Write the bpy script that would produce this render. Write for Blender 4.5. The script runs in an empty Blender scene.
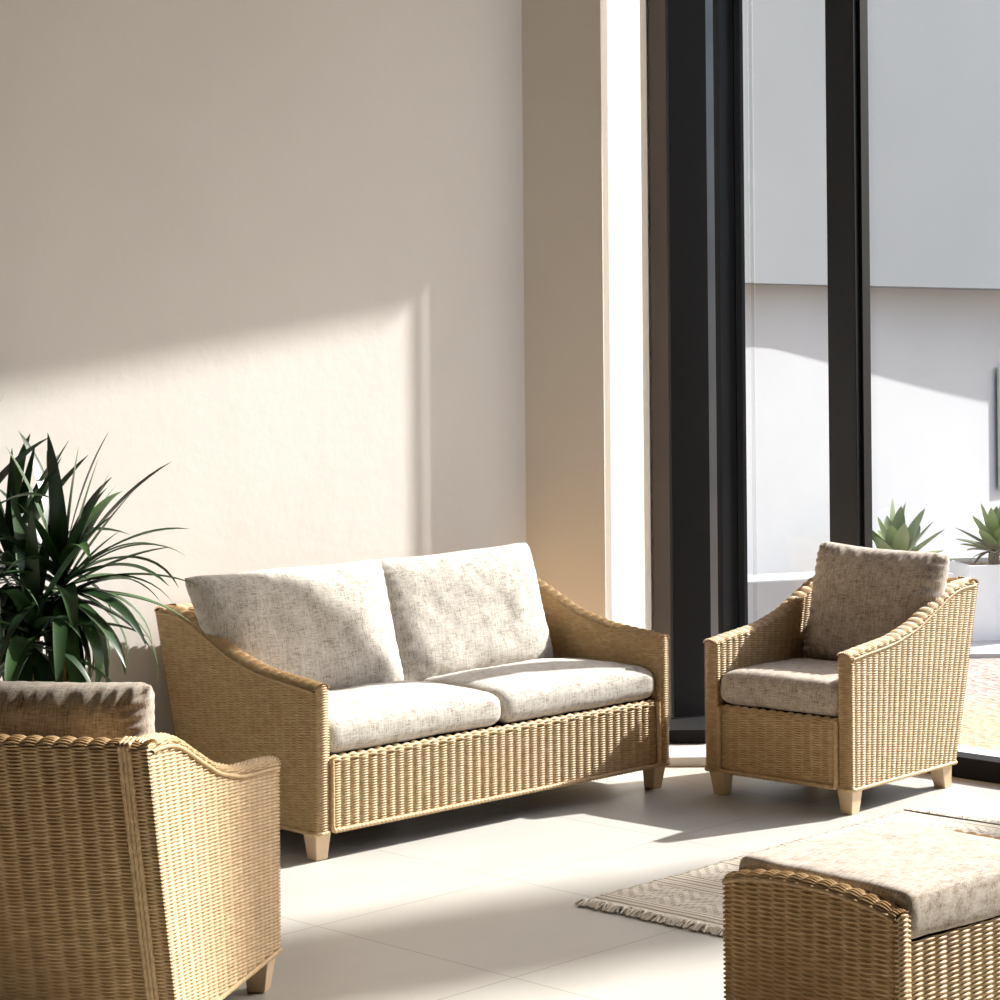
import bpy, bmesh, math, random
import numpy as np
from mathutils import Matrix, Vector, noise
random.seed(7)
C = bpy.context.scene.collection
PI = math.pi

# ------------------------------------------------------------------ materials
def mat(name):
    m = bpy.data.materials.new(name); m.use_nodes = True
    nt = m.node_tree; b = nt.nodes['Principled BSDF']
    return m, nt, b
def N(nt, t, **kw):
    n = nt.nodes.new(t)
    for k, v in kw.items():
        if k in n.inputs: n.inputs[k].default_value = v
        else: setattr(n, k, v)
    return n
def ramp(nt, stops):
    r = nt.nodes.new('ShaderNodeValToRGB'); e = r.color_ramp.elements
    while len(e) < len(stops): e.new(.5)
    for el, (p, c) in zip(e, stops):
        el.position = p; el.color = (*c, 1)
    return r
def simple(name, col, rough=.5, metal=0, spec=.5, var=.0, scale=8):
    m, nt, b = mat(name)
    b.inputs['Roughness'].default_value = rough; b.inputs['Metallic'].default_value = metal
    b.inputs['Specular IOR Level'].default_value = spec
    tc = N(nt, 'ShaderNodeTexCoord'); nz = N(nt, 'ShaderNodeTexNoise', Scale=scale, Detail=5.0)
    nt.links.new(tc.outputs['Object'], nz.inputs['Vector'])
    r = ramp(nt, [(.3, tuple(c*(1-var) for c in col)), (.7, tuple(min(1, c*(1+var)) for c in col))])
    nt.links.new(nz.outputs['Fac'], r.inputs[0]); nt.links.new(r.outputs[0], b.inputs['Base Color'])
    return m

def m_plaster(name, ca, cb, bump=.15, sc=1.3):
    m, nt, b = mat(name); b.inputs['Roughness'].default_value = .85; b.inputs['Specular IOR Level'].default_value = .2
    tc = N(nt, 'ShaderNodeTexCoord')
    n1 = N(nt, 'ShaderNodeTexNoise', Scale=sc, Detail=6.0, Roughness=.6); n2 = N(nt, 'ShaderNodeTexNoise', Scale=14.0, Detail=8.0)
    for n in (n1, n2): nt.links.new(tc.outputs['Object'], n.inputs['Vector'])
    r = ramp(nt, [(.3, ca), (.7, cb)]); nt.links.new(n1.outputs['Fac'], r.inputs[0]); nt.links.new(r.outputs[0], b.inputs['Base Color'])
    bp = N(nt, 'ShaderNodeBump', Strength=bump, Distance=.01); nt.links.new(n2.outputs['Fac'], bp.inputs['Height']); nt.links.new(bp.outputs[0], b.inputs['Normal'])
    return m
M_wall = m_plaster('warm_plaster', (.715, .67, .625), (.75, .705, .66))
M_pier = m_plaster('pier_plaster', (.77, .70, .61), (.80, .73, .64))
M_white = m_plaster('white_render', (.36, .365, .38), (.385, .39, .405), .1)
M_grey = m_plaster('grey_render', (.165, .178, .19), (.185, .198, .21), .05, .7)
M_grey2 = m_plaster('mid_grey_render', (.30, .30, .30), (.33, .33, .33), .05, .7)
M_ceil = m_plaster('timber_ceiling', (.38, .33, .28), (.42, .37, .32), .05)
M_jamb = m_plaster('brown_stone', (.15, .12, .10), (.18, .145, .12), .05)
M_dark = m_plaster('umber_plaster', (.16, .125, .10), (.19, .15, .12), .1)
M_black = simple('black_metal', (.008, .0075, .008), .6, 0, .12, .1, 3)
M_blackg = simple('gloss_black_metal', (.016, .018, .023), .35, .0, .3, .1, 3)
M_alu = simple('dark_aluminium', (.16, .16, .175), .3, .8, .5, .1, 3)
M_sill = simple('white_stone', (.70, .69, .67), .45, 0, .4, .04, 6)
M_leg = simple('pale_wood', (.66, .49, .31), .45, 0, .4, .10, 12)
M_under = simple('dark_lining', (.05, .035, .025), .9, 0, .1, .1, 9)
M_pot = simple('pot_ceramic', (.55, .52, .48), .6, 0, .4, .04, 6)
M_potw = simple('white_planter_concrete', (.72, .72, .73), .7, 0, .3, .05, 6)
M_soil = simple('soil', (.05, .035, .025), .95, 0, .1, .3, 40)
M_trunk = simple('trunk_bark', (.36, .20, .08), .8, 0, .2, .35, 30)
M_vent = simple('vent_metal', (.46, .50, .48), .5, .2, .4, .05, 9)
M_fringe = simple('fringe_wool', (.74, .68, .58), .9, 0, .1, .12, 60)

def m_wicker():
    m, nt, b = mat('woven_cane'); b.inputs['Roughness'].default_value = .5; b.inputs['Specular IOR Level'].default_value = .35
    uv = N(nt, 'ShaderNodeUVMap', uv_map='UVMap'); sp = N(nt, 'ShaderNodeSeparateXYZ'); nt.links.new(uv.outputs[0], sp.inputs[0])
    fl = N(nt, 'ShaderNodeMath', operation='MULTIPLY'); fl.inputs[1].default_value = 1/.0092; nt.links.new(sp.outputs[1], fl.inputs[0])
    f2 = N(nt, 'ShaderNodeMath', operation='FLOOR'); nt.links.new(fl.outputs[0], f2.inputs[0])
    f3 = N(nt, 'ShaderNodeMath', operation='MULTIPLY'); f3.inputs[1].default_value = 3.7; nt.links.new(f2.outputs[0], f3.inputs[0])
    us = N(nt, 'ShaderNodeMath', operation='MULTIPLY'); us.inputs[1].default_value = 22.0; nt.links.new(sp.outputs[0], us.inputs[0])
    cb = N(nt, 'ShaderNodeCombineXYZ'); nt.links.new(us.outputs[0], cb.inputs[0]); nt.links.new(f3.outputs[0], cb.inputs[1])
    nz = N(nt, 'ShaderNodeTexNoise', Scale=1.0, Detail=2.0); nt.links.new(cb.outputs[0], nz.inputs['Vector'])
    r = ramp(nt, [(.25, (.41, .27, .125)), (.5, (.50, .34, .17)), (.75, (.59, .425, .24))])
    nt.links.new(nz.outputs['Fac'], r.inputs[0]); nt.links.new(r.outputs[0], b.inputs['Base Color'])
    return m
M_wick = m_wicker()
M_rope = simple('cane_braid', (.50, .345, .18), .5, 0, .35, .18, 60)

def m_fabric(name, stops):
    m, nt, b = mat(name); b.inputs['Roughness'].default_value = .95; b.inputs['Specular IOR Level'].default_value = .1
    b.inputs['Sheen Weight'].default_value = .25
    tc = N(nt, 'ShaderNodeTexCoord'); outs = []
    for sc in ((330, 26, 26), (30, 300, 300), (24, 24, 24)):
        mp = N(nt, 'ShaderNodeMapping'); mp.inputs['Scale'].default_value = sc
        nt.links.new(tc.outputs['Object'], mp.inputs[0])
        nz = N(nt, 'ShaderNodeTexNoise', Scale=1.0, Detail=3.0, Roughness=.65); nt.links.new(mp.outputs[0], nz.inputs['Vector']); outs.append(nz.outputs['Fac'])
    mx = N(nt, 'ShaderNodeMath', operation='ADD'); nt.links.new(outs[0], mx.inputs[0]); nt.links.new(outs[1], mx.inputs[1])
    m2 = N(nt, 'ShaderNodeMath', operation='MULTIPLY_ADD'); m2.inputs[1].default_value = .5; nt.links.new(outs[2], m2.inputs[0]); nt.links.new(mx.outputs[0], m2.inputs[2])
    m3 = N(nt, 'ShaderNodeMath', operation='MULTIPLY'); m3.inputs[1].default_value = .4; nt.links.new(m2.outputs[0], m3.inputs[0])
    r = ramp(nt, stops); nt.links.new(m3.outputs[0], r.inputs[0]); nt.links.new(r.outputs[0], b.inputs['Base Color'])
    bp = N(nt, 'ShaderNodeBump', Strength=.35, Distance=.002); nt.links.new(m3.outputs[0], bp.inputs['Height']); nt.links.new(bp.outputs[0], b.inputs['Normal'])
    return m
M_fab = m_fabric('natural_linen_weave', [(.37, (.17, .14, .11)), (.45, (.40, .355, .30)), (.515, (.54, .50, .445)), (.62, (.63, .59, .535))])
M_fab2 = m_fabric('shaded_linen_weave', [(.37, (.13, .09, .065)), (.45, (.35, .28, .215)), (.52, (.47, .40, .33)), (.62, (.60, .54, .48))])  # same linen as the sofa, armchair shade mixed into a darker, browner colour

TILE = .83745; TE0 = 4.650; TN0 = -5.345
def m_floor():
    m, nt, b = mat('porcelain_tiles'); b.inputs['Specular IOR Level'].default_value = .5
    tc = N(nt, 'ShaderNodeTexCoord'); sp = N(nt, 'ShaderNodeSeparateXYZ'); nt.links.new(tc.outputs['Object'], sp.inputs[0])
    ds = []; fls = []
    for k, off in ((0, TE0), (1, -TN0)):
        a = N(nt, 'ShaderNodeMath', operation='MULTIPLY_ADD'); a.inputs[1].default_value = 1/TILE; a.inputs[2].default_value = -off/TILE+20; nt.links.new(sp.outputs[k], a.inputs[0])
        f = N(nt, 'ShaderNodeMath', operation='FRACT'); nt.links.new(a.outputs[0], f.inputs[0])
        g = N(nt, 'ShaderNodeMath', operation='FLOOR'); nt.links.new(a.outputs[0], g.inputs[0]); fls.append(g)
        s = N(nt, 'ShaderNodeMath', operation='SUBTRACT'); s.inputs[1].default_value = .5; nt.links.new(f.outputs[0], s.inputs[0])
        ab = N(nt, 'ShaderNodeMath', operation='ABSOLUTE'); nt.links.new(s.outputs[0], ab.inputs[0]); ds.append(ab)
    mx = N(nt, 'ShaderNodeMath', operation='MAXIMUM'); nt.links.new(ds[0].outputs[0], mx.inputs[0]); nt.links.new(ds[1].outputs[0], mx.inputs[1])
    gt = N(nt, 'ShaderNodeMath', operation='GREATER_THAN'); gt.inputs[1].default_value = .5-.0020/TILE; nt.links.new(mx.outputs[0], gt.inputs[0])
    cb = N(nt, 'ShaderNodeCombineXYZ'); nt.links.new(fls[0].outputs[0], cb.inputs[0]); nt.links.new(fls[1].outputs[0], cb.inputs[1])
    wn = N(nt, 'ShaderNodeTexWhiteNoise'); nt.links.new(cb.outputs[0], wn.inputs['Vector'])
    mp = N(nt, 'ShaderNodeMapping'); mp.inputs['Scale'].default_value = (1.2, 3.2, 1); nt.links.new(tc.outputs['Object'], mp.inputs[0])
    nz = N(nt, 'ShaderNodeTexNoise', Scale=1.5, Detail=8.0, Roughness=.6); nt.links.new(mp.outputs[0], nz.inputs['Vector'])
    ad = N(nt, 'ShaderNodeMath', operation='MULTIPLY_ADD'); ad.inputs[1].default_value = .12; nt.links.new(wn.outputs[0], ad.inputs[0]); nt.links.new(nz.outputs['Fac'], ad.inputs[2])
    r = ramp(nt, [(.3, (.47, .45, .415)), (.8, (.53, .51, .47))]); nt.links.new(ad.outputs[0], r.inputs[0])
    mc = N(nt, 'ShaderNodeMix', data_type='RGBA'); nt.links.new(gt.outputs[0], mc.inputs['Factor']); nt.links.new(r.outputs[0], mc.inputs[6]); mc.inputs[7].default_value = (.26, .235, .205, 1)
    nt.links.new(mc.outputs[2], b.inputs['Base Color'])
    rr = N(nt, 'ShaderNodeMapRange'); rr.inputs[3].default_value = .3; rr.inputs[4].default_value = .42; nt.links.new(nz.outputs['Fac'], rr.inputs[0]); nt.links.new(rr.outputs[0], b.inputs['Roughness'])
    return m
M_floor = m_floor()

def m_gravel():
    m, nt, b = mat('sandy_gravel'); b.inputs['Roughness'].default_value = .95
    tc = N(nt, 'ShaderNodeTexCoord')
    v = N(nt, 'ShaderNodeTexVoronoi', Scale=26.0); nt.links.new(tc.outputs['Object'], v.inputs['Vector'])
    r1 = ramp(nt, [(.0, (.22, .165, .14)), (.45, (.30, .245, .215)), (1, (.42, .37, .34))]); nt.links.new(v.outputs['Color'], r1.inputs[0])
    nz = N(nt, 'ShaderNodeTexNoise', Scale=18.0, Detail=6.0); nt.links.new(tc.outputs['Object'], nz.inputs['Vector'])
    r2 = ramp(nt, [(.3, (.34, .24, .145)), (.7, (.42, .315, .205))]); nt.links.new(nz.outputs['Fac'], r2.inputs[0])
    n3 = N(nt, 'ShaderNodeTexNoise', Scale=.9, Detail=4.0); nt.links.new(tc.outputs['Object'], n3.inputs['Vector'])
    sp = N(nt, 'ShaderNodeSeparateXYZ'); nt.links.new(tc.outputs['Object'], sp.inputs[0])
    a = N(nt, 'ShaderNodeMath', operation='MULTIPLY_ADD'); a.inputs[1].default_value = 1.2; nt.links.new(n3.outputs['Fac'], a.inputs[0]); nt.links.new(sp.outputs[1], a.inputs[2])
    mr = N(nt, 'ShaderNodeMapRange'); mr.inputs[1].default_value = 11.6; mr.inputs[2].default_value = 12.3; nt.links.new(a.outputs[0], mr.inputs[0])
    mc = N(nt, 'ShaderNodeMix', data_type='RGBA'); nt.links.new(mr.outputs[0], mc.inputs['Factor']); nt.links.new(r2.outputs[0], mc.inputs[6]); nt.links.new(r1.outputs[0], mc.inputs[7])
    nt.links.new(mc.outputs[2], b.inputs['Base Color'])
    bp = N(nt, 'ShaderNodeBump', Strength=.6, Distance=.02); nt.links.new(v.outputs['Distance'], bp.inputs['Height']); nt.links.new(bp.outputs[0], b.inputs['Normal'])
    return m
M_gravel = m_gravel()

def m_rug():
    # X = along the rug, Y = across
    m, nt, b = mat('flatwoven_rug'); b.inputs['Roughness'].default_value = .95; b.inputs['Specular IOR Level'].default_value = .1
    tc = N(nt, 'ShaderNodeTexCoord'); sp = N(nt, 'ShaderNodeSeparateXYZ'); nt.links.new(tc.outputs['Object'], sp.inputs[0])
    def mth(op, a, bb=None, c=None):
        n = N(nt, 'ShaderNodeMath', operation=op)
        for i, x in enumerate((a, bb, c)):
            if x is None: continue
            if isinstance(x, (int, float)): n.inputs[i].default_value = x
            else: nt.links.new(x, n.inputs[i])
        return n.outputs[0]
    x, y = sp.outputs[0], sp.outputs[1]
    nz = N(nt, 'ShaderNodeTexNoise', Scale=9.0, Detail=3.0); nt.links.new(tc.outputs['Object'], nz.inputs['Vector'])
    xw = mth('MULTIPLY_ADD', nz.outputs['Fac'], .012, x)
    per = .36
    ph = mth('FRACT', mth('DIVIDE', xw, per))            # 0..1 over one repeat
    inl = mth('LESS_THAN', ph, .46)
    line = mth('GREATER_THAN', mth('SINE', mth('MULTIPLY', xw, 2*PI/.027)), .35)
    lines = mth('MULTIPLY', inl, line)
    # zigzag band
    tri = mth('PINGPONG', y, .085)
    z = mth('MULTIPLY_ADD', tri, 1.1, xw)
    zz = mth('GREATER_THAN', mth('SINE', mth('MULTIPLY', z, 2*PI/.05)), .15)
    dots = mth('GREATER_THAN', mth('SINE', mth('MULTIPLY', y, 2*PI/.016)), -.2)
    zb = mth('MULTIPLY', mth('MULTIPLY', mth('SUBTRACT', 1.0, inl), zz), dots)
    tot = mth('MAXIMUM', lines, mth('MULTIPLY', zb, .75))
    mc = N(nt, 'ShaderNodeMix', data_type='RGBA'); nt.links.new(tot, mc.inputs['Factor'])
    mc.inputs[6].default_value = (.68, .62, .53, 1); mc.inputs[7].default_value = (.33, .27, .20, 1)
    nt.links.new(mc.outputs[2], b.inputs['Base Color'])
    n2 = N(nt, 'ShaderNodeTexNoise', Scale=150.0, Detail=2.0); nt.links.new(tc.outputs['Object'], n2.inputs['Vector'])
    h = mth('MULTIPLY_ADD', tot, -.8, n2.outputs['Fac'])
    bp = N(nt, 'ShaderNodeBump', Strength=.7, Distance=.004); nt.links.new(h, bp.inputs['Height']); nt.links.new(bp.outputs[0], b.inputs['Normal'])
    return m
M_rug = m_rug()

def m_leaf(name, ca, cb, rough):
    m, nt, b = mat(name); b.inputs['Roughness'].default_value = rough; b.inputs['Specular IOR Level'].default_value = .55
    at = N(nt, 'ShaderNodeUVMap', uv_map='UVMap'); sp = N(nt, 'ShaderNodeSeparateXYZ'); nt.links.new(at.outputs[0], sp.inputs[0])
    r = ramp(nt, [(0, ca), (1, cb)]); nt.links.new(sp.outputs[0], r.inputs[0]); nt.links.new(r.outputs[0], b.inputs['Base Color'])
    return m
M_leaf = m_leaf('dark_green_leaf', (.010, .032, .009), (.045, .105, .024), .38)
M_agave = m_leaf('grey_green_leaf', (.08, .13, .055), (.24, .30, .13), .5)
M_dry = simple('dried_leaf', (.10, .085, .06), .9, 0, .2, .2, 20)

def m_glass():
    m = bpy.data.materials.new('clear_glass'); m.use_nodes = True; nt = m.node_tree; nt.nodes.clear()
    o = N(nt, 'ShaderNodeOutputMaterial'); t = N(nt, 'ShaderNodeBsdfTransparent'); t.inputs[0].default_value = (.965, .975, .975, 1)
    g = N(nt, 'ShaderNodeBsdfGlossy', Roughness=.0); lw = N(nt, 'ShaderNodeLayerWeight', Blend=.5); pw = N(nt, 'ShaderNodeMath', operation='POWER'); pw.inputs[1].default_value = 5.0; nt.links.new(lw.outputs['Facing'], pw.inputs[0]); f = N(nt, 'ShaderNodeMath', operation='MULTIPLY_ADD'); f.inputs[1].default_value = .8; f.inputs[2].default_value = .03; nt.links.new(pw.outputs[0], f.inputs[0]); mx = N(nt, 'ShaderNodeMixShader')
    nt.links.new(f.outputs[0], mx.inputs[0]); nt.links.new(t.outputs[0], mx.inputs[1]); nt.links.new(g.outputs[0], mx.inputs[2]); nt.links.new(mx.outputs[0], o.inputs[0])
    return m
M_glass = m_glass()

# ------------------------------------------------------------------ mesh helpers
def link(name, me, m, parent=None, smooth=True):
    o = bpy.data.objects.new(name, me); C.objects.link(o)
    if m: me.materials.append(m)
    if smooth: me.polygons.foreach_set('use_smooth', [True]*len(me.polygons))
    if parent: o.parent = parent
    return o
def mesh_np(name, V, F, UVv=None):
    me = bpy.data.meshes.new(name)
    F = np.asarray(F, dtype=np.int32); k = F.shape[1]
    me.vertices.add(len(V)); me.vertices.foreach_set('co', np.asarray(V, dtype=np.float32).ravel())
    me.loops.add(F.size); me.loops.foreach_set('vertex_index', F.ravel())
    me.polygons.add(len(F)); me.polygons.foreach_set('loop_start', np.arange(0, F.size, k, dtype=np.int32)); me.polygons.foreach_set('loop_total', np.full(len(F), k, dtype=np.int32))
    me.update(calc_edges=True)
    if UVv is not None:
        l = me.uv_layers.new(name='UVMap'); l.data.foreach_set('uv', np.asarray(UVv, dtype=np.float32)[F.ravel()].ravel())
    me.validate(); return me
def join_np(parts):
    Vs, Fs, Us, off = [], [], [], 0
    for V, F, U in parts:
        Vs.append(V); Fs.append(F+off); Us.append(U); off += len(V)
    return np.vstack(Vs), np.vstack(Fs), np.vstack(Us)
ROW = .0046
def weave(f, U, V, P=.042, row=ROW, amp=.0042, v0=0., u0=0., nper=6, mper=3.5, zclip=None, rib=.6, flip=False, hole=None):
    """grid patch displaced as basket weave. f(u,v)->(n,3). zclip(pos)->max z: drops what is above."""
    nu = max(3, int(round(U/(P/nper)))+1); nv = max(3, int(round(V/(row/mper)))+1)
    u = np.linspace(0, U, nu); v = np.linspace(0, V, nv); uu, vv = np.meshgrid(u, v, indexing='ij'); uu = uu.ravel(); vv = vv.ravel()
    p = f(uu, vv); e = 1e-4
    du = f(uu+e, vv)-f(uu-e, vv); dv = f(uu, vv+e)-f(uu, vv-e); n = np.cross(du, dv); n /= np.maximum(np.linalg.norm(n, axis=1, keepdims=True), 1e-12)
    if flip: n = -n
    ph = (vv+v0)/row; r = np.floor(ph+1e-6); fr = ph-r
    w = np.where(r % 2 == 0, 1., -1.)*np.cos(PI*(uu+u0)/P)
    prof = np.sqrt(np.maximum(0, 1-(2*fr-1)**2))
    h = w*.78+prof*.6-.5
    if rib: h = h+rib*(np.abs(np.cos(PI*(uu+u0)/P))-.5)
    p = p+n*(amp*h)[:, None]
    idx = np.arange(nu*nv).reshape(nu, nv)
    F = np.stack([idx[:-1, :-1].ravel(), idx[1:, :-1].ravel(), idx[1:, 1:].ravel(), idx[:-1, 1:].ravel()], 1)
    if flip: F = F[:, ::-1]
    if zclip is not None:
        zm = zclip(p); over = p[:, 2] > zm
        p[:, 2] = np.minimum(p[:, 2], zm)
        F = F[~over[F].all(axis=1)]
    if hole is not None:
        uc = uu[F].mean(1)+u0; vc = vv[F].mean(1)
        m_ = hole(uc, vc, h[F].mean(1)); F = F[~m_]
    return p, F, np.stack([uu+u0, vv+v0], 1)
def rope(pts, r=.007, pitch=.03, lobes=2, ds=.004, nc=8, depth=.3):
    pts = np.array(pts, float); seg = np.linalg.norm(np.diff(pts, axis=0), axis=1); s = np.concatenate([[0], np.cumsum(seg)])
    n = max(3, int(s[-1]/ds)); t = np.linspace(0, s[-1], n)
    P = np.stack([np.interp(t, s, pts[:, k]) for k in range(3)], 1)
    T = np.gradient(P, axis=0); T /= np.linalg.norm(T, axis=1, keepdims=True)
    a = np.array([.31, .17, .93]); A = np.cross(T, a); A /= np.linalg.norm(A, axis=1, keepdims=True); B = np.cross(T, A)
    th = np.arange(nc)*2*PI/nc
    rad = r*(1+depth*np.abs(np.cos(lobes/2*(th[None]-2*PI*t[:, None]/pitch)))-depth/2)
    V = P[:, None]+rad[..., None]*(np.cos(th)[None, :, None]*A[:, None]+np.sin(th)[None, :, None]*B[:, None])
    idx = np.arange(n*nc).reshape(n, nc); nx = np.roll(idx, -1, 1)
    F = np.stack([idx[:-1].ravel(), nx[:-1].ravel(), nx[1:].ravel(), idx[1:].ravel()], 1)
    Uv = np.stack([np.repeat(t, nc), np.tile(th*r, n)], 1)
    return V.reshape(-1, 3), F, Uv
def prism_bm(poly, z0, z1):
    bm = bmesh.new(); a = [bm.verts.new((x, y, z0)) for x, y in poly]; b = [bm.verts.new((x, y, z1)) for x, y in poly]
    bm.faces.new(a[::-1]); bm.faces.new(b); n = len(poly)
    for i in range(n): bm.faces.new((a[i], a[(i+1) % n], b[(i+1) % n], b[i]))
    bmesh.ops.recalc_face_normals(bm, faces=bm.faces); return bm
def bm_obj(name, bm, m, parent=None, bevel=0, seg=2, smooth=False):
    if bevel: bmesh.ops.bevel(bm, geom=bm.edges[:], offset=bevel, segments=seg, affect='EDGES', profile=.5)
    me = bpy.data.meshes.new(name); bm.to_mesh(me); bm.free(); return link(name, me, m, parent, smooth)
def box_bm(x0, x1, y0, y1, z0, z1): return prism_bm([(x0, y0), (x1, y0), (x1, y1), (x0, y1)], z0, z1)
def tag(o, label=None, cat=None, group=None, kind=None):
    for k, v in (('label', label), ('category', cat), ('group', group), ('kind', kind)):
        if v: o[k] = v
    return o
def empty(name, loc, rz=0, sc=1):
    o = bpy.data.objects.new(name, None); C.objects.link(o); o.location = loc; o.rotation_euler = (0, 0, rz); o.scale = (sc,)*3; o.empty_display_size = .1
    return o

# ------------------------------------------------------------------ room axes
YAW = .7733
ev = np.array([math.sin(YAW), math.cos(YAW)]); nv_ = np.array([math.cos(YAW), -math.sin(YAW)])
def EN(E, Nn): q = ev*E+nv_*Nn; return (float(q[0]), float(q[1]))
RZ = math.atan2(ev[1], ev[0])
ROOM_H = 5.0
def struct(o, label=None): o['kind'] = 'structure'; o['label'] = label or o.name; return o

# floor (its own axes are E,-N so that the tiles can be procedural)
me_bm = prism_bm([(-3, 6.96), (-3, -3.2), (8.25, -3.2), (8.25, 6.3), (9.6, 6.45), (9.6, 6.96)], -.1, 0)
fl = bm_obj('floor', me_bm, M_floor); fl.rotation_euler = (0, 0, RZ)
fl.data.transform(Matrix.Identity(4)); struct(fl, 'pale porcelain tiled floor')
# floor object space: x=E, y=-N  -> tile offset for y is -TN0 (multiple kept in shader by sign)
# ground outside
g = bm_obj('ground', prism_bm([(-2, 9.0), EN(8.28, -3+0), EN(8.28, 4), (30, -6), (40, 45), (-12, 45), (-6, 14)], -.12, -.03), M_gravel); struct(g, 'sandy gravel outside the window')

Nw = -6.96
w = bm_obj('wall_back', prism_bm([EN(-3, Nw), EN(7.283, Nw), EN(7.283, Nw-.25), EN(-3, Nw-.25)], 0, ROOM_H), M_wall); struct(w, 'warm plaster wall behind the sofa')
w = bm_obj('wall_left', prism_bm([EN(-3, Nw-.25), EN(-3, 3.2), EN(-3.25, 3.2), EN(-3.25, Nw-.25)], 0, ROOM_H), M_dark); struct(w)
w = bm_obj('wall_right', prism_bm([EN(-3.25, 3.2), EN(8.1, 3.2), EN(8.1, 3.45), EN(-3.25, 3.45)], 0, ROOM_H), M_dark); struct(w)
C0 = EN(7.283, Nw); C1 = (.452, 10.08); C2 = (.694, 10.606); C3 = (.93, 10.69)
w = bm_obj('wall_pier', prism_bm([C0, C1, C2, C3, (.85, 11.2), (-.35, 10.5)], 0, ROOM_H), M_pier); struct(w, 'splayed plaster pier beside the window')
cl = bm_obj('ceiling', prism_bm([EN(-3.25, Nw-.25), EN(7.95, Nw-.25), EN(7.95, 3.45), EN(-3.25, 3.45)], ROOM_H, ROOM_H+.2), M_ceil); struct(cl)
ov = bm_obj('shading_overhang', prism_bm([EN(7.95, -6.60), EN(10.64, -5.83), EN(10.62, -5.76), EN(9.15, -5.66), EN(7.95, -5.6)], ROOM_H, ROOM_H+.2), M_white); struct(ov, 'unseen roof overhang shaped to shade the upper back wall')  # unseen overhang sliver, shaped along the sun line to cut the wall's sun patch

# glazing wall on E = EW
EW = 8.02
win = empty('window_1', (*EN(EW, -6), 0)); struct(win, 'tall black framed glazing')
def wpart(name, poly, z0, z1, m, bev=0):
    o = bm_obj(name, prism_bm(poly, z0, z1), m, None, bev, 1); o.parent = win; o.matrix_parent_inverse = Matrix.Translation(win.location).inverted(); return o
def strip(a, b, th, off=0):
    a = np.array(a); b = np.array(b); d = b-a; d /= np.linalg.norm(d); n = np.array([-d[1], d[0]])
    return [tuple(a+n*off), tuple(b+n*off), tuple(b+n*(off+th)), tuple(a+n*(off+th))]
F0 = (.760, 10.257); PA = (.9376, 10.362); PB = (.972, 10.375); PC = (1.0, 10.42); PD = (1.115, 10.455); PE = (1.142, 10.46)
wpart('post', strip(F0, PA, .02), 0, ROOM_H, M_black)
wpart('base_plate', [(.712, 9.93), (.905, 9.93), (.95, 10.36), (.745, 10.25)], 0.04, .10, M_black)
wpart('post_edge_trim', strip(PA, PB, .02), 0, ROOM_H, M_alu)
wpart('post_groove', strip(PB, PC, .02), 0, ROOM_H, M_black)
wpart('door_stile', strip(PC, PD, .02), 0, ROOM_H, M_blackg)
wpart('door_bead', strip((1.068, 10.40), (1.095, 10.405), .02), 0, ROOM_H, M_black)
G0 = (1.118, 10.11)
wpart('glass_pane', strip(PE, C3, .008), .0, ROOM_H, M_glass)
wpart('glass_pane', strip(G0, (1.148, 10.46), .008, .0), .0, ROOM_H, M_glass)
def Npx(px):      # N coordinate on the glazing line for an image column
    k = (px-500)/2301.; # (EW*e + N*n).x = k * y
    return -(EW*(ev[0]-k*ev[1]))/(nv_[0]-k*nv_[1])
def wline(px, de=0): return EN(EW+de, Npx(px))
na, nb = Npx(829), Npx(868)
def mullion(n0, n1):
    m_ = wpart('mullion', [EN(EW-.075, n0+.0), EN(EW-.075, n1), EN(EW+.01, n1), EN(EW+.01, n0)], 0, ROOM_H, M_blackg, .003)
    wpart('mullion_bead', [EN(EW-.045, n1-.002), EN(EW-.045, n1+.016), EN(EW+.01, n1+.016), EN(EW+.01, n1-.002)], 0, ROOM_H, M_black)
    wpart('mullion_bead', [EN(EW-.04, n0-.02), EN(EW-.04, n0+.002), EN(EW+.01, n0+.002), EN(EW+.01, n0-.02)], 0, ROOM_H, M_black)
n_m = (Npx(838), Npx(866))
mus = [n_m, (-4.18, -4.09), (-1.5, -1.41)]
for a, b in mus: mullion(a, b)
nleft = float(np.dot(G0, nv_))
edges = [nleft-.0]+[x for a, b in mus for x in (a, b)]
for i in range(0, len(edges)-1, 2):
    a, b = edges[i], edges[i+1]
    wpart('glass_pane', [EN(EW-.004, a), EN(EW-.004, b), EN(EW+.004, b), EN(EW+.004, a)], .08, ROOM_H, M_glass)
    wpart('bottom_rail', [EN(EW-.06, a), EN(EW-.06, b), EN(EW+.05, b), EN(EW+.05, a)], 0, .085, M_black, .003)
s = bm_obj('trim_2', prism_bm([EN(EW+.05, nleft), EN(EW+.05, 3.2), EN(EW+.22, 3.2), EN(EW+.22, nleft)], -.03, .075), M_sill, None, .004); struct(s, 'pale outside sill')
s = bm_obj('trim_3', prism_bm([(.62, 9.62), (1.04, 9.62), (1.04, 10.1), (.62, 10.1)], 0, .040), M_sill, None, .003); struct(s, 'pale stone threshold')

w = bm_obj('wall_light_stop', prism_bm([EN(7.9, -1.41), EN(7.9, 3.2), EN(8.15, 3.2), EN(8.15, -1.41)], 0, ROOM_H), M_dark); struct(w)  # solid wall out of view, added to cut bounce from the floor
w = bm_obj('trim_4', prism_bm([(.6965, 10.586), (.93, 10.669), (.93, 10.688), (.6955, 10.604)], 0, ROOM_H), M_jamb); struct(w, 'brown stone jamb')
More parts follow.
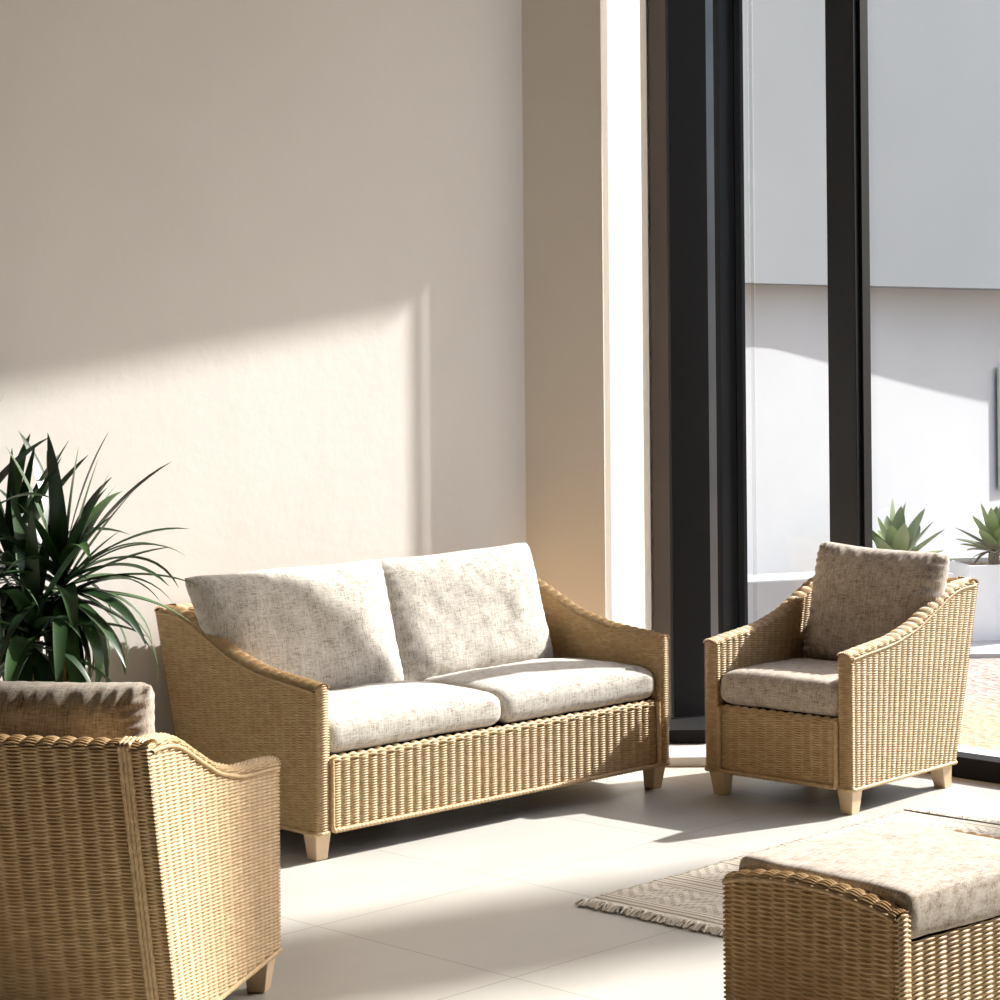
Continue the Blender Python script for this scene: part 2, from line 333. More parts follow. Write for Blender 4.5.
# ------------------------------------------------------------------ outside walls
def gw(t, o=0): return (2.24+.6*t+.8*o, 14+.8*t-.6*o)   # o>0 : towards the viewer
w = bm_obj('wall_garden', prism_bm([gw(-2.2), gw(9), gw(9, -.3), gw(-2.2, -.3)], -.05, 6.5), M_white); struct(w, 'white garden wall')
t_end = 1.70
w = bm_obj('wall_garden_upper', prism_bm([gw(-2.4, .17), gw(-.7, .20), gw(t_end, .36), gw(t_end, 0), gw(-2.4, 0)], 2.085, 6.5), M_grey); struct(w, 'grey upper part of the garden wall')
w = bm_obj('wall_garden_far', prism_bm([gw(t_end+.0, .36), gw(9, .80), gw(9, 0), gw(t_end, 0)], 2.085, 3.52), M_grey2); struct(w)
w = bm_obj('wall_garden_band', prism_bm([gw(t_end+.0, .38), gw(9, .82), gw(9, 0), gw(t_end, 0)], 3.56, 6.5), M_white); struct(w)
# vent grille on the garden wall
vt = empty('vent_grille', (*gw(1.80, .02), 1.02)); tag(vt, 'grey green louvred vent on the white garden wall', 'vent')
va = math.atan2(.8, .6); vt.rotation_euler = (0, 0, va)
bm_obj('frame', box_bm(-.02, .62, -.022, .0, -.27, .55), M_vent, vt, .005)
bm = bmesh.new()
for k in range(16):
    z = -.22+k*.046
    vs = [bm.verts.new(p) for p in ((0.02, -.02, z), (.58, -.02, z), (.58, -.04, z+.01), (.02, -.04, z+.01), (0.02, -.02, z+.03), (.58, -.02, z+.03))]
    bm.faces.new((vs[0], vs[1], vs[2], vs[3])); bm.faces.new((vs[3], vs[2], vs[5], vs[4])); bm.faces.new((vs[0], vs[3], vs[4])); bm.faces.new((vs[1], vs[5], vs[2]))
bm_obj('louvres', bm, M_vent, vt)
# low white ledge
w = bm_obj('garden_ledge', prism_bm([(1.2, 11.95), (2.2, 12.3), (2.1, 12.6), (1.1, 12.25)], -.03, .52), M_white, None, .01)
tag(w, 'low white rendered ledge outside behind the armchair', 'ledge')
# pale paving strip in front of the planters
w = bm_obj('garden_path', prism_bm([(1.6, 12.95), (4.6, 13.0), (5.4, 14.6), (2.3, 14.0)], -.03, -.005), M_white); struct(w, 'pale paving strip outside')
# unseen tall block, added to cast the broad soft shade over the near floor
S2 = np.array([.8715, .4904]); T2 = np.array([.4904, -.8715])
def ST(s_, c_): q = S2*s_+T2*c_; return (float(q[0]), float(q[1]))
w = bm_obj('shading_tower', prism_bm([ST(27, -6.45), ST(27, -5.55), ST(27.6, -5.55), ST(27.6, -6.45)], -.1, 24), M_white, None); struct(w, 'unseen slim white tower added to shade the near floor')

# ------------------------------------------------------------------ seating frames
AY = [0, .08, .16, .296, .457, .599, .70, .77, .86, .93]
AZ = [.598, .608, .615, .629, .668, .728, .773, .794, .801, .799]
_cs = None
def zt(y):  # smooth arm profile
    y = np.asarray(y, float); a = 0
    for k in (-.03, -.015, 0, .015, .03): a = a+np.interp(y+k, AY, AZ)
    return a/5
def yb(z): return .705+.215*np.clip(np.asarray(z, float)/.8, 0, 1.1)**.95
Z0 = .095; AT = .058
def arc_table():
    y = np.linspace(-.012, .905, 600); z = zt(y); s = np.concatenate([[0], np.cumsum(np.hypot(np.diff(y), np.diff(z)))]); return y, z, s
def make_arm(name, parent, x0, side):
    """side=-1 : outer face towards -x ; x0 outer x"""
    sx = 1 if side < 0 else -1
    parts = []
    def outer(u, v):
        z = Z0+v; y = u/.9*yb(z)
        return np.stack([np.full_like(z, x0), y, z], 1)
    fl_ = side > 0
    zc = lambda p: zt(p[:, 1])-.004
    a = weave(outer, .9, .74, zclip=zc, flip=not fl_); parts.append(a)
    def inner(u, v):
        z = .33+v; y = u/.9*yb(z)
        return np.stack([np.full_like(z, x0+sx*AT), y, z], 1)
    parts.append(weave(inner, .9, .5, v0=.235, zclip=zc, flip=fl_))
    # rounded top
    ys, zs, ss = arc_table()
    def top(u, v):
        y = np.interp(u, ss, ys); z = zt(y); dy = .002; sl = (zt(y+dy)-zt(y-dy))/(2*dy); nrm = np.sqrt(1+sl*sl)
        a = PI*v/.1; hgt = .017*np.sin(a); lat = AT/2*(1-np.cos(a))
        return np.stack([x0+sx*lat, y-sl/nrm*hgt, z-.006+hgt/nrm], 1)
    parts.append(weave(top, float(ss[-1])-.002, .1, rib=.95, amp=.0044, flip=not fl_))
    # rounded front edge
    def front(u, v):
        a = PI*u/.1; z = Z0+v
        return np.stack([x0+sx*AT/2*(1-np.cos(a)), -.012*np.clip(np.sin(a),0,1)**.7, z], 1)
    parts.append(weave(front, .1, float(zt(0))-Z0+.014, P=.05, flip=fl_, zclip=lambda p: float(zt(0))-.006+.017*np.sin(PI*np.clip(np.abs(p[:, 0]-x0)/AT, 0, 1))))
    V, F, U_ = join_np(parts); o = link(name, mesh_np(name, V, F, U_), M_wick, parent)
    # braided border along the outer top edge
    xo = x0-sx*.003
    pts = [(xo, y, float(zt(y))-.014) for y in np.linspace(.005, .895, 60)]
    V, F, U_ = rope(pts, .0048, .022, depth=.6); link('border_braid', mesh_np('border_braid', V, F, U_), M_rope, o)
    pts = [(x0-sx*.002, y, Z0+.004) for y in np.linspace(0, float(yb(Z0)), 40)]
    pts = [(x0+sx*AT*.9, -.008, Z0+.004), (x0+sx*.015, -.012, Z0+.004), (x0, -.004, Z0+.004)]+pts
    V, F, U_ = rope(pts, .007, .034); link('base_braid', mesh_np('base_braid', V, F, U_), M_rope, o)
    return o
def make_leg(parent, cx, cy, dx, dy):
    bm = bmesh.new(); rings = []
    for z, h, ox, oy in ((0, .025, dx, dy), (.05, .030, dx*.5, dy*.5), (Z0+.012, .036, 0, 0)):
        rings.append([bm.verts.new((cx+ox+sx*h, cy+oy+sy*h, z)) for sx, sy in ((-1, -1), (1, -1), (1, 1), (-1, 1))])
    for a, b in zip(rings, rings[1:]):
        for i in range(4): bm.faces.new((a[i], a[(i+1) % 4], b[(i+1) % 4], b[i]))
    bm.faces.new(rings[0][::-1]); bm.faces.new(rings[-1])
    return bm_obj('leg', bm, M_leg, parent, .003, 2)
def make_frame(root, W, back_holes=False):
    make_arm('arm', root, 0., -1); make_arm('arm', root, W, 1)
    PH = .355                                         # top of front panel
    x0, x1 = AT-.004, W-AT+.004
    def fp(u, v): return np.stack([x0+u, np.full_like(u, -.002), Z0+.005+v], 1)
    def fpt(u, v): a = PI/2*v/.03; return np.stack([x0+u, -.002+.02*(1-np.cos(a)), PH-.02+.02*np.sin(a)], 1)
    pr = [weave(fp, x1-x0, PH-Z0-.025, rib=.7, flip=False), weave(fpt, x1-x0, .03, rib=.9, flip=False)]
    V, F, U_ = join_np(pr); p = link('front_panel', mesh_np('front_panel', V, F, U_), M_wick, root)
    ys = -.010
    V, F, U_ = rope([(x0+.014, ys, PH-.004), (x0+.014, ys, Z0+.02), (x0+.022, ys, Z0+.006), (x1-.022, ys, Z0+.006), (x1-.014, ys, Z0+.02), (x1-.014, ys, PH-.004)], .0085, .036)
    link('panel_braid', mesh_np('panel_braid', V, F, U_), M_rope, p)
    # back: outer panel, inner panel, rounded top
    H1 = .797
    def bo(u, v): z = Z0+v; return np.stack([u, yb(z)+0*u, z], 1)
    hole = None
    if back_holes:
        hole = lambda u, v, h: (v < .22+.03*np.sin(u*31)) & (v > .03) & (h < -.62) & (np.sin(u*17.3+v*9) > -.35)
    pr = [weave(bo, W, H1-Z0-.002, flip=True, hole=hole)]
    def bi(u, v): z = .33+v; return np.stack([AT+u, yb(z)-.06+0*u, z], 1)
    pr.append(weave(bi, W-2*AT, H1-.33-.002, flip=False))
    def bt(u, v):
        a = PI*v/.09
        return np.stack([u, float(yb(H1))-.03-.034*np.cos(a)*-1*-1+0*u, H1-.006+.018*np.sin(a)], 1)
    pr.append(weave(bt, W, .09, rib=.6, amp=.0044, flip=False))
    V, F, U_ = join_np(pr); b = link('back_panel', mesh_np('back_panel', V, F, U_), M_wick, root)
    for xs in (.055, W-.055):
        q = []
        for k in (-.0105, 0, .0105):
            q.append(rope([(xs+k, float(yb(z))+.004, z) for z in np.linspace(Z0+.005, H1+.008, 30)]+[(xs+k, float(yb(H1))-.035, H1+.016)], .0062, .05))
        V, F, U_ = join_np(q); link('corner_strip', mesh_np('corner_strip', V, F, U_), M_rope, b)
    V, F, U_ = rope([(0, float(yb(Z0))+.002, Z0+.004), (W, float(yb(Z0))+.002, Z0+.004)], .007, .034); link('base_braid', mesh_np('base_braid', V, F, U_), M_rope, b)
    bm_obj('seat_base', box_bm(AT-.002, W-AT+.002, .025, .70, Z0+.02 if not back_holes else .30, .335), M_under, root)
    for lx, dx in ((.040, .004), (W-.040, -.004)):
        make_leg(root, lx, .040, dx, .004); make_leg(root, lx, float(yb(Z0))-.055, dx, .03)

def copy_tree(o, parent=None):
    c = o.copy(); C.objects.link(c); c.parent = parent
    for ch in list(o.children): copy_tree(ch, c)
    return c

# ------------------------------------------------------------------ cushions
def fbm(p, s): return noise.noise(Vector(p)*s)
def rounded_box(name, L, D, T, r=.05, crown=.02, m=None, seed=0, n=(40, 34, 10), droop=.0, wr=.004):
    bm = bmesh.new(); hx, hy, hz = L/2, D/2, T/2; vd = {}
    def vert(i, j, k):
        key = (i, j, k)
        if key not in vd:
            p = Vector((-hx+L*i/n[0], -hy+D*j/n[1], -hz+T*k/n[2]))
            c = Vector((max(-hx+r, min(hx-r, p.x)), max(-hy+r, min(hy-r, p.y)), max(-hz+r, min(hz-r, p.z))))
            d = p-c
            if d.length > 1e-9:
                q = c+d.normalized()*r
            else: q = p
            a, b = q.x/hx, q.y/hy
            cr = (1-abs(a)**3)*(1-abs(b)**3)
            if q.z > 0: q.z += crown*cr
            mid = 1-abs(q.z/hz)**2
            q.x += math.copysign(.008*max(0, mid), a)*(abs(a) > .9); q.y += math.copysign(.008*max(0, mid), b)*(abs(b) > .9)
            w_ = fbm((q.x+seed*3.1, q.y, q.z*2), 7)*wr+fbm((q.x+seed, q.y+5, q.z), 19)*wr*.4
            q.z += w_; q.y += w_*.6; q.z -= droop*max(0, -b-.6)*.3
            vd[key] = bm.verts.new(q)
        return vd[key]
    for i in range(n[0]):
        for j in range(n[1]):
            bm.faces.new((vert(i, j, 0), vert(i, j+1, 0), vert(i+1, j+1, 0), vert(i+1, j, 0)))
            bm.faces.new((vert(i, j, n[2]), vert(i+1, j, n[2]), vert(i+1, j+1, n[2]), vert(i, j+1, n[2])))
    for i in range(n[0]):
        for k in range(n[2]):
            bm.faces.new((vert(i, 0, k), vert(i+1, 0, k), vert(i+1, 0, k+1), vert(i, 0, k+1)))
            bm.faces.new((vert(i, n[1], k), vert(i, n[1], k+1), vert(i+1, n[1], k+1), vert(i+1, n[1], k)))
    for j in range(n[1]):
        for k in range(n[2]):
            bm.faces.new((vert(0, j, k), vert(0, j, k+1), vert(0, j+1, k+1), vert(0, j+1, k)))
            bm.faces.new((vert(n[0], j, k), vert(n[0], j+1, k), vert(n[0], j+1, k+1), vert(n[0], j, k+1)))
    return bm_obj(name, bm, m or M_fab, None, 0, 0, True)
def pillow(name, W, H, T, m=None, seed=0, n=(64, 56), ex=5., gather=.0, slump=0., ear=0.):
    """upright back cushion: x across, z up, y through (front = -y); base at z=0"""
    bm = bmesh.new(); rows = {}
    for sgn in (-1, 1):
        for i in range(n[0]+1):
            for j in range(n[1]+1):
                a = -1+2*i/n[0]; b = -1+2*j/n[1]
                a = math.sin(a*PI/2)*.55+a*.45; b = math.sin(b*PI/2)*.55+b*.45
                if abs(a) > .9999: a = math.copysign(1, a)
                if abs(b) > .9999: b = math.copysign(1, b)
                edge = i in (0, n[0]) or j in (0, n[1])
                if edge and sgn == 1: rows[(1, i, j)] = rows[(-1, i, j)]; continue
                x = W/2*a*(1-.035*(1-b*b)); z = H/2*b*(1-.03*(1-a*a))
                x -= ear*(1-a)/2*((b+1)/2)**1.5
                # soft rounding of the corners
                cc = max(0, abs(a)-.86)*max(0, abs(b)-.86)
                x -= math.copysign(cc*.4, a); z -= math.copysign(cc*.4, b)
                t = T/2*((1-abs(a)**ex)*(1-abs(b)**ex))**.5
                t *= 1+.10*(-b)+.0
                y = sgn*t
                near = 1-min(1, (1-max(abs(a), abs(b)))/.22)
                if gather and near > 0:
                    s_ = (b if abs(a) > abs(b) else a)
                    y += sgn*gather*near*(1-near)*4*math.sin(s_*38+seed+2*math.sin(s_*9))*.5
                w_ = fbm((x+seed*7.7, sgn*2., z), 6)*.010+fbm((x+seed, sgn*3., z), 15)*.004
                y += sgn*w_*(t/(T/2))
                z += fbm((x*1.+seed*2.3, 0, z), 3)*.008; x += fbm((x, 5+seed, z), 4)*.006
                z += slump*(a*a-.4)*(b > 0)*b
                rows[(sgn, i, j)] = bm.verts.new((x, y, z+H/2))
        for i in range(n[0]):
            for j in range(n[1]):
                q = [rows[(sgn, i, j)], rows[(sgn, i+1, j)], rows[(sgn, i+1, j+1)], rows[(sgn, i, j+1)]]
                if sgn == 1: q = q[::-1]
                bm.faces.new(q)
    me = bm_obj(name, bm, m or M_fab, None, 0, 0, True)
    return me
def place(o, root_loc, rz, local, rot=(0, 0, 0), sc=1.):
    Mx = Matrix.Translation(Vector(root_loc)) @ Matrix.Rotation(rz, 4, 'Z') @ Matrix.Scale(sc, 4) @ Matrix.Translation(Vector(local)) @ Matrix.Rotation(rot[2], 4, 'Z') @ Matrix.Rotation(rot[1], 4, 'Y') @ Matrix.Rotation(rot[0], 4, 'X')
    o.matrix_world = Mx
    return o

# ---- sofa
SW = 1.825; SO = (-.648, 7.905, 0); SR = math.radians(44.4)
sofa = empty('wicker_sofa', SO, SR)
tag(sofa, 'long two cushion natural cane sofa against the plaster wall', 'sofa')
make_frame(sofa, SW)
cw = (SW-2*AT)/2
for k in (0, 1):
    c = rounded_box('seat_cushion', cw-.008, .49, .128, .045, .03, M_fab, seed=k+1, n=(44, 34, 12))
    place(c, SO, SR, (AT+cw*(k+.5), .250, .355+.065))
    tag(c, ['cream flecked seat cushion on the left half of the cane sofa', 'cream flecked seat cushion on the right half of the cane sofa'][k], 'cushion', 'sofa cushions')
for k, (x, wd, rz_, ry) in enumerate(((.458, .87, .0, .0), (1.262, .89, -.02, -.02))):
    c = pillow('back_cushion', wd, .525, .20, M_fab, seed=k+3, gather=.004, ear=(.085, .0)[k])
    place(c, SO, SR, (x, .530, .437), (-.26, ry, rz_))
    tag(c, ['plump cream flecked back cushion on the left of the cane sofa', 'plump cream flecked back cushion on the right of the cane sofa'][k], 'cushion', 'sofa cushions')

# ---- armchairs
CW = .68; CO = (.797, 9.045, 0); CR = math.radians(-42.)
chair = empty('wicker_armchair', CO, CR)
tag(chair, 'natural cane armchair in front of the window, facing left', 'armchair', 'cane armchairs')
make_frame(chair, CW)
c = rounded_box('seat_cushion', CW-2*AT-.006, .52, .132, .04, .014, M_fab2, seed=5, n=(30, 34, 12), wr=.004)
place(c, CO, CR, (CW/2, .265, .355+.067)); tag(c, 'flecked beige seat cushion of the armchair by the window', 'cushion', 'armchair cushions')
c = pillow('back_cushion', .60, .50, .20, M_fab2, seed=9, gather=.022)
place(c, CO, CR, (CW/2+.030, .575, .455), (-.25, .03, .03)); tag(c, 'flecked beige back cushion with gathered edge on the armchair by the window', 'cushion', 'armchair cushions')

FO = (-.628, 6.405, 0); FR = math.radians(166.7); FS = 1.04
fg = copy_tree(chair); fg.location = FO; fg.rotation_euler = (0, 0, FR); fg.scale = (FS,)*3
fg['label'] = 'natural cane armchair seen from behind at the lower left'
c = rounded_box('seat_cushion', CW-2*AT-.006, .52, .132, .04, .014, M_fab2, seed=6, n=(30, 34, 12))
place(c, FO, FR, (CW/2, .265, .355+.067), sc=FS); tag(c, 'seat cushion of the armchair seen from behind, hidden by its back', 'cushion', 'armchair cushions')
c = pillow('back_cushion', .60, .47, .20, M_fab2, seed=12, gather=.016)
place(c, FO, FR, (CW/2+.02, .66, .452), (-.14, .0, .0), sc=FS); tag(c, 'shade-browned flecked back cushion rising above the armchair seen from behind', 'cushion', 'armchair cushions')

# ---- ottoman
OW, OD = .552, .74; OO = (.562, 5.885, 0); OR = math.radians(-48.7)
ott = empty('wicker_ottoman', OO, OR); tag(ott, 'natural cane ottoman with raised ends on the rug at lower right', 'ottoman')
def ozt(x): x = np.clip(x/OW, 0, 1); return .412+.036*np.clip(np.sin(PI*x),0,1)**.7
ET = .05
def end_panel(y0, s):     # s=-1 outer face to -y
    parts = []
    zc = lambda p: ozt(p[:, 0])-.003
    parts.append(weave(lambda u, v: np.stack([u, y0+0*u, Z0+v], 1), OW, .37, zclip=zc, P=.046, row=.006, flip=(s > 0), amp=.0062))
    parts.append(weave(lambda u, v: np.stack([u, y0-s*ET+0*u, Z0+v], 1), OW, .37, zclip=zc, P=.046, row=.006, flip=(s < 0)))
    def top(u, v):
        a = PI*v/.075; return np.stack([u, y0-s*ET/2*(1-np.cos(a)), ozt(u)-.004+.013*np.sin(a)], 1)
    parts.append(weave(top, OW, .075, P=.046, rib=.6, amp=.0044, flip=(s > 0)))
    for x0_, sg in ((0, -1), (OW, 1)):
        def sd(u, v, x0_=x0_, sg=sg):
            a = PI*u/.09; return np.stack([x0_+sg*.008*np.clip(np.sin(a),0,1)**.7, y0-s*ET/2*(1-np.cos(a)), Z0+v], 1)
        parts.append(weave(sd, .09, .335, P=.045, row=.006, flip=(sg*s > 0), zclip=lambda p: .409+.012*np.sin(PI*np.clip(np.abs(p[:, 1]-y0)/ET, 0, 1))))
    V, F, U_ = join_np(parts); o = link('end_panel', mesh_np('end_panel', V, F, U_), M_wick, ott)
    pts = [(x, y0+s*.003, float(ozt(x))-.008) for x in np.linspace(.0, OW, 30)]
    V, F, U_ = rope(pts, .006, .034); link('border_braid', mesh_np('border_braid', V, F, U_), M_rope, o)
end_panel(0., -1); end_panel(OD, 1)
for xs, sg in ((.006, -1), (OW-.006, 1)):
    V, F, U_ = weave(lambda u, v: np.stack([xs+0*u, ET-.005+u, Z0+v], 1), OD-2*ET+.01, .248, P=.046, row=.006, flip=(sg < 0), rib=.4, zclip=None)
    o = link('side_panel', mesh_np('side_panel', V, F, U_), M_wick, ott)
bm_obj('seat_base', box_bm(.014, OW-.014, ET, OD-ET, Z0+.02, .338), M_under, ott)
for lx in (.04, OW-.04):
    for ly in (.04, OD-.04): make_leg(ott, lx, ly, 0, 0)
c = rounded_box('ottoman_cushion', OW-.004, OD-2*ET-.006, .122, .018, .012, M_fab2, seed=15, n=(34, 40, 10), wr=.003)
place(c, OO, OR, (OW/2, OD/2, .341+.063)); tag(c, 'pinkish beige flecked cushion lying on the cane ottoman', 'cushion')

# ------------------------------------------------------------------ rug
RO = (.232, 7.300, 0); RR = math.atan2(.731, .682); RL, RWd = 1.90, 1.30
rug = empty('woven_rug', RO, RR); tag(rug, 'cream flatwoven rug with thin tan stripes, zigzags and fringed ends', 'rug')
nx, ny = 120, 60; V = []; 
for k in (0, 1):
    for i in range(nx+1):
        for j in range(ny+1):
            x = .03+(RL-.06)*i/nx; y = -RWd*j/ny
            z = .009*k if k == 0 else .009+.0015*math.sin(x*2*PI/.09)+.003*fbm((x, y, 0), 3)
            V.append((x, y, max(z, .001)))
idx = np.arange(2*(nx+1)*(ny+1)).reshape(2, nx+1, ny+1); F = []
t_ = idx[1]; b_ = idx[0]
F.append(np.stack([t_[:-1, :-1].ravel(), t_[:-1, 1:].ravel(), t_[1:, 1:].ravel(), t_[1:, :-1].ravel()], 1))
for A_, B_ in ((t_[:, 0], b_[:, 0]), (t_[:, -1], b_[:, -1]), (t_[0, :], b_[0, :]), (t_[-1, :], b_[-1, :])):
    F.append(np.stack([A_[:-1], A_[1:], B_[1:], B_[:-1]], 1))
link('rug_body', mesh_np('rug_body', V, np.vstack(F), None), M_rug, rug)
def fringe(xe, s):
    parts = []
    for k in range(230):
        y = -RWd*(k+.5)/230+random.uniform(-.002, .002); L = random.uniform(.035, .055); dy = random.uniform(-.018, .018)
        pts = [(xe-s*.006, y, .010), (xe+s*L*.35, y+dy*.3, .017+random.uniform(-.003, .006)), (xe+s*L*.75, y+dy*.8, .009), (xe+s*L, y+dy, .004)]
        parts.append(rope(pts, .0042, .02, ds=.012, nc=5))
    V, F, U_ = join_np(parts); o = link('fringe', mesh_np('fringe', V, F, U_), M_fringe, rug); o['kind'] = 'stuff'
fringe(.03, -1); fringe(RL-.03, 1)

# ------------------------------------------------------------------ plants
def leaf_np(base, az, el, L, Wd, droop, segs=12, fold=.35, shade=.5, twist=0.):
    P = np.array(base, float); V = []; F = []; U_ = []
    for i in range(segs+1):
        t = i/segs
        e_ = el-droop*t**1.6
        d = np.array([math.cos(az)*math.cos(e_), math.sin(az)*math.cos(e_), math.sin(e_)])
        if i: P = P+d*L/segs
        side = np.array([-math.sin(az), math.cos(az), 0.]); up = np.cross(d, side)*-1
        side = side*math.cos(twist*t)+up*math.sin(twist*t)
        up = np.cross(side, d)*-1
        wdt = Wd/2*(min(1, .35+t*2.6))*(1-t**2.6)**.8
        if i == segs: wdt = .0006
        V += [P-side*wdt+np.array([0, 0, 1])*wdt*fold, P.copy(), P+side*wdt+np.array([0, 0, 1])*wdt*fold]
        U_ += [(shade, t)]*3
        if i:
            a = 3*(i-1); F += [(a, a+1, a+4, a+3), (a+1, a+2, a+5, a+4)]
    return np.array(V), np.array(F), np.array(U_)
def keep_in(V, lim):   # hold the leaves off the wall behind
    n3 = np.array([nv_[0], nv_[1]]); d = V[:, :2]@n3; push = np.maximum(0, lim-d)
    V[:, :2] += push[:, None]*n3[None]; return V
PX, PY = -1.49, 7.62
pl = empty('potted_dracaena', (PX, PY, 0)); tag(pl, 'tall potted plant with long dark sword shaped leaves left of the sofa', 'plant')
bm = bmesh.new(); prof = [(0, 0), (.13, 0), (.15, .02), (.19, .30), (.20, .34), (.18, .34), (.172, .30), (0, .30)]
vs = [bm.verts.new((x, 0, z)) for x, z in prof]; es = [bm.edges.new((a, b)) for a, b in zip(vs, vs[1:])]
bmesh.ops.spin(bm, geom=vs+es, cent=(0, 0, 0), axis=(0, 0, 1), angle=2*PI, steps=36); bmesh.ops.remove_doubles(bm, verts=bm.verts, dist=1e-4); bmesh.ops.recalc_face_normals(bm, faces=bm.faces)
bm_obj('pot', bm, M_pot, pl, 0, 0, True)
def px3(px, py, Y):  # point seen at an image position at depth Y (room position of a plant head)
    return np.array([(px-500)/2301*Y, Y, 1.8-(py-337.4-(500-px)*.0106)/2301*Y])
heads = [(px3(60, 590, 7.60), 56, .50), (px3(8, 575, 7.72), 40, .46), (px3(30, 640, 7.50), 34, .44), (px3(-45, 560, 7.5), 30, .5)]
parts = []
for hi, (hp, cnt, LL) in enumerate(heads):
    base = np.array([PX, PY, .3]); hd = hp
    for k in range(cnt):
        fr = (k+.5)/cnt
        el = math.radians(86-150*fr**.85)+random.uniform(-.1, .1); az = k*2.39996+hi*1.3+random.uniform(-.2, .2)
        L = LL*random.uniform(.75, 1.08)*(1 if el > -.3 else .85); dr = random.uniform(.2, .6) if el > .9 else random.uniform(.6, 1.7)
        V, F, U_ = leaf_np(hd+np.array([0, 0, .06-.14*fr]), az, el, L, random.uniform(.044, .064), dr, shade=random.random()**1.6, twist=random.uniform(-.5, .5))
        if (V[:, :2]@nv_).min() < Nw+.03: continue
        parts.append((V-np.array([PX, PY, 0]), F, U_))
# a few individually placed leaves that make the outline of the crown
def leaf_to(hp, px, py, Wd, droop, shade, Y=7.6, L=1.0, dy=0.):
    tip = px3(px, py, Y+dy); d = tip-hp; LL = np.linalg.norm(d)
    az = math.atan2(d[1], d[0]); el = math.asin(d[2]/LL)+droop*.42
    V, F, U_ = leaf_np(hp, az, el, LL*(1+.07*droop), Wd, droop, shade=shade)
    parts.append((keep_in(V, Nw+.04)-np.array([PX, PY, 0]), F, U_))
H0 = heads[0][0]; H1_ = heads[1][0]
for a in ((78, 446, .052, .1, .95), (98, 458, .046, .1, .35), (132, 492, .05, .15, .25), (169, 548, .046, .35, .2), (184, 556, .03, 1.3, .6), (160, 547, .03, 1.1, .7),
          (118, 532, .045, .25, 1.), (110, 470, .03, .1, .6), (114, 487, .03, .3, .3), (172, 605, .028, 1.3, .5), (152, 655, .034, 1.6, .6), (140, 640, .034, 1.4, .3), (125, 668, .04, 1.4, .5), (104, 676, .04, 1.3, .3), (155, 690, .02, 1.6, .8)):
    leaf_to(H0, a[0], a[1], a[2]*1.3, a[3], a[4])
for a in ((60, 459, .042, .15, .3), (67, 443, .026, .25, .4), (34, 446, .036, .1, .1), (11, 450, .03, .1, .4), (46, 482, .04, .1, .1), (36, 540, .02, -.2, .7)):
    leaf_to(H1_, a[0], a[1], a[2]*1.3, a[3], a[4])
for px, sh in ((66, .25), (40, .1), (90, .2), (20, .1), (78, .35), (8, .2), (52, .05)):
    leaf_to(H0, px, 700, .052, 1.3, sh)
V, F, U_ = join_np(parts); link('foliage', mesh_np('foliage', V, F, U_), M_leaf, pl)
for hp, _, _ in heads[:3]:
    h = hp-np.array([PX, PY, 0]); pts = [(0, 0, .29), (h[0]*.5+.02, h[1]*.5, .29+(h[2]-.29)*.45), tuple(h-np.array([0, 0, .06]))]
    V, F, U_ = rope(pts, .016, .02, lobes=4, ds=.006, nc=10, depth=.25); link('trunk', mesh_np('trunk', V, F, U_), M_trunk, pl)

def planter(loc, rz, label, gsz, seed, dead, lift):
    random.seed(seed)
    r = empty('potted_agave', (*loc, -.03), rz); tag(r, label, 'plant', 'agaves in white planters')
    bm = bmesh.new(); rings = []
    for z, h in ((0, .21), (.47, .25), (.47, .225), (.43, .22)):
        rings.append([bm.verts.new((sx*h, sy*h, z)) for sx, sy in ((-1, -1), (1, -1), (1, 1), (-1, 1))])
    for a, b in zip(rings, rings[1:]):
        for i in range(4): bm.faces.new((a[i], a[(i+1) % 4], b[(i+1) % 4], b[i]))
    bm.faces.new(rings[0][::-1]); pt = bm_obj('planter', bm, M_potw, r)
    bm_obj('soil', box_bm(-.22, .22, -.22, .22, .40, .445), M_soil, r)
    parts = []
    for k in range(30):
        fr = (k+.5)/30; el = math.radians(85-85*fr)+random.uniform(-.1, .1); az = k*2.4
        parts.append(leaf_np((0, 0, .45+lift-.03*fr), az, el, gsz*random.uniform(.8, 1.1), .085*gsz/.27, random.uniform(-.15, .25), segs=8, fold=.45, shade=random.random()))
    V, F, U_ = join_np(parts); link('rosette', mesh_np('rosette', V, F, U_), M_agave, r)
    V, F, U_ = rope([(0, 0, .44), (0, 0, .45+lift)], .03, .03, nc=8); link('stem', mesh_np('stem', V, F, U_), M_dry, r)
    if dead:
        parts = []
        for k in range(9):
            az = k*.7; L = random.uniform(.16, .24)
            V, F, U_ = leaf_np((0, 0, .45+lift*.8), az, -.1, L, .03, 1.0, segs=6, shade=.2); V[:, 2] = np.maximum(V[:, 2], .452); parts.append((V, F, U_))
        V, F, U_ = join_np(parts); link('dried_leaves', mesh_np('dried_leaves', V, F, U_), M_dry, r)
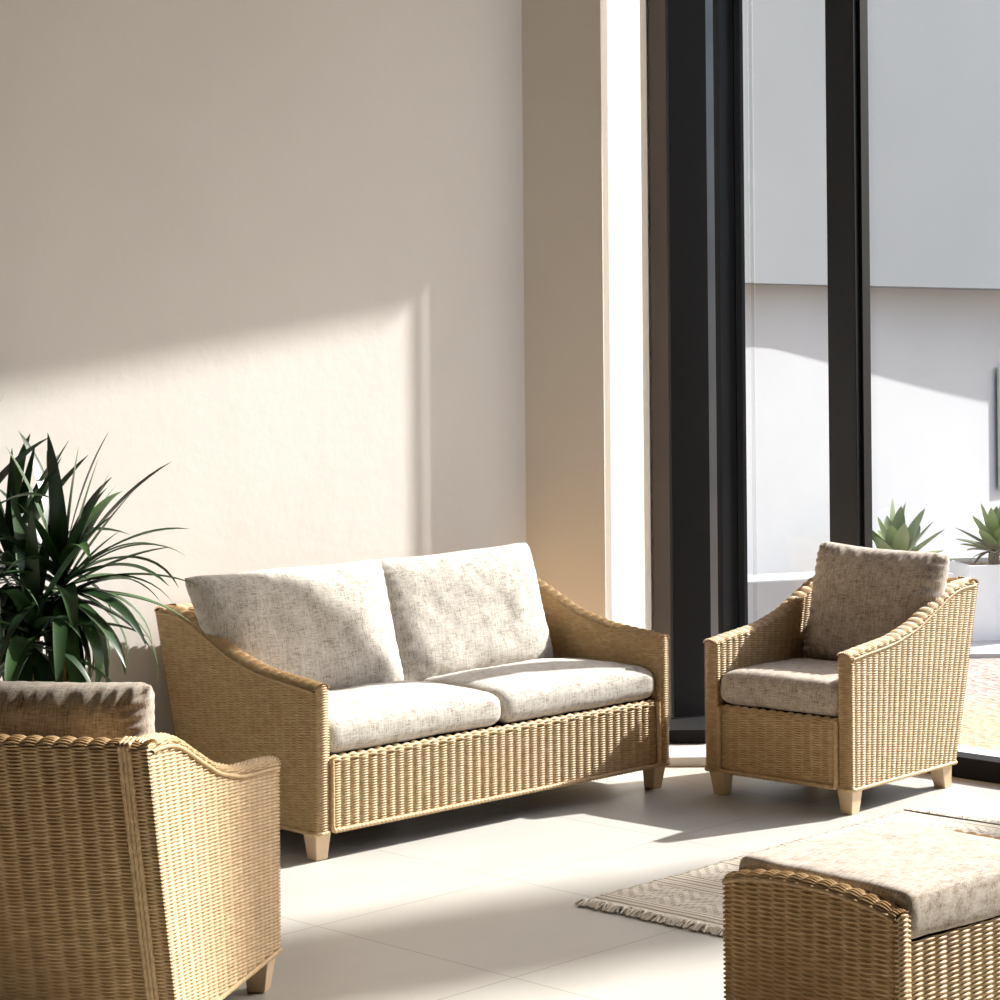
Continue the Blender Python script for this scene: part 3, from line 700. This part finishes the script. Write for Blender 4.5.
planter((2.94, 13.75), .15, 'grey green agave in a white planter at the right edge outside', .27, 3, True, .10)
planter((2.27, 13.25), .15, 'grey green agave outside between the mullion and the armchair cushion', .36, 5, False, .05)

# ------------------------------------------------------------------ light
TAN = .73; sd = np.array([S2[0], S2[1], TAN]); sd /= np.linalg.norm(sd)
sun = bpy.data.lights.new('sun', 'SUN'); sun.energy = 11.2; sun.angle = math.radians(.8); sun.color = (1, .965, .92)
so = bpy.data.objects.new('sun', sun); C.objects.link(so); so.rotation_euler = Vector(sd).to_track_quat('Z', 'Y').to_euler(); so.location = (15, 9, 14)
wd = bpy.data.worlds.new('world'); bpy.context.scene.world = wd; wd.use_nodes = True; nt = wd.node_tree
bg = nt.nodes['Background']; sk = nt.nodes.new('ShaderNodeTexSky'); sk.sky_type = 'NISHITA'; sk.sun_disc = False
sk.sun_elevation = math.atan(TAN); sk.sun_rotation = math.atan2(S2[0], S2[1]); sk.air_density = 1.0; sk.dust_density = 2.0; sk.ozone_density = 1.0
nt.links.new(sk.outputs[0], bg.inputs[0]); bg.inputs[1].default_value = .40

# ------------------------------------------------------------------ camera
cam = bpy.data.cameras.new('camera'); co = bpy.data.objects.new('camera', cam); C.objects.link(co)
cam.sensor_width = 36; cam.sensor_fit = 'HORIZONTAL'; cam.lens = 2300.9/1000*36; cam.shift_y = -.172; cam.clip_start = .05; cam.clip_end = 200
p_, r_ = .0041, -.0086; cp, sp_, cr, sr = math.cos(p_), math.sin(p_), math.cos(r_), math.sin(r_)
fw = Vector((0, cp, sp_)); up = Vector((0, -sp_, cp)); rt = Vector((1, 0, 0)); r2 = rt*cr+up*sr; u2 = -rt*sr+up*cr
Mc = Matrix((r2, u2, -fw)).transposed().to_4x4(); Mc.translation = (0, 0, 1.8); co.matrix_world = Mc
sc = bpy.context.scene; sc.camera = co
sc.view_settings.view_transform = 'Standard'; sc.view_settings.look = 'None'; sc.view_settings.gamma = 1; sc.view_settings.use_curve_mapping = False
sc.view_settings.exposure = 0.08
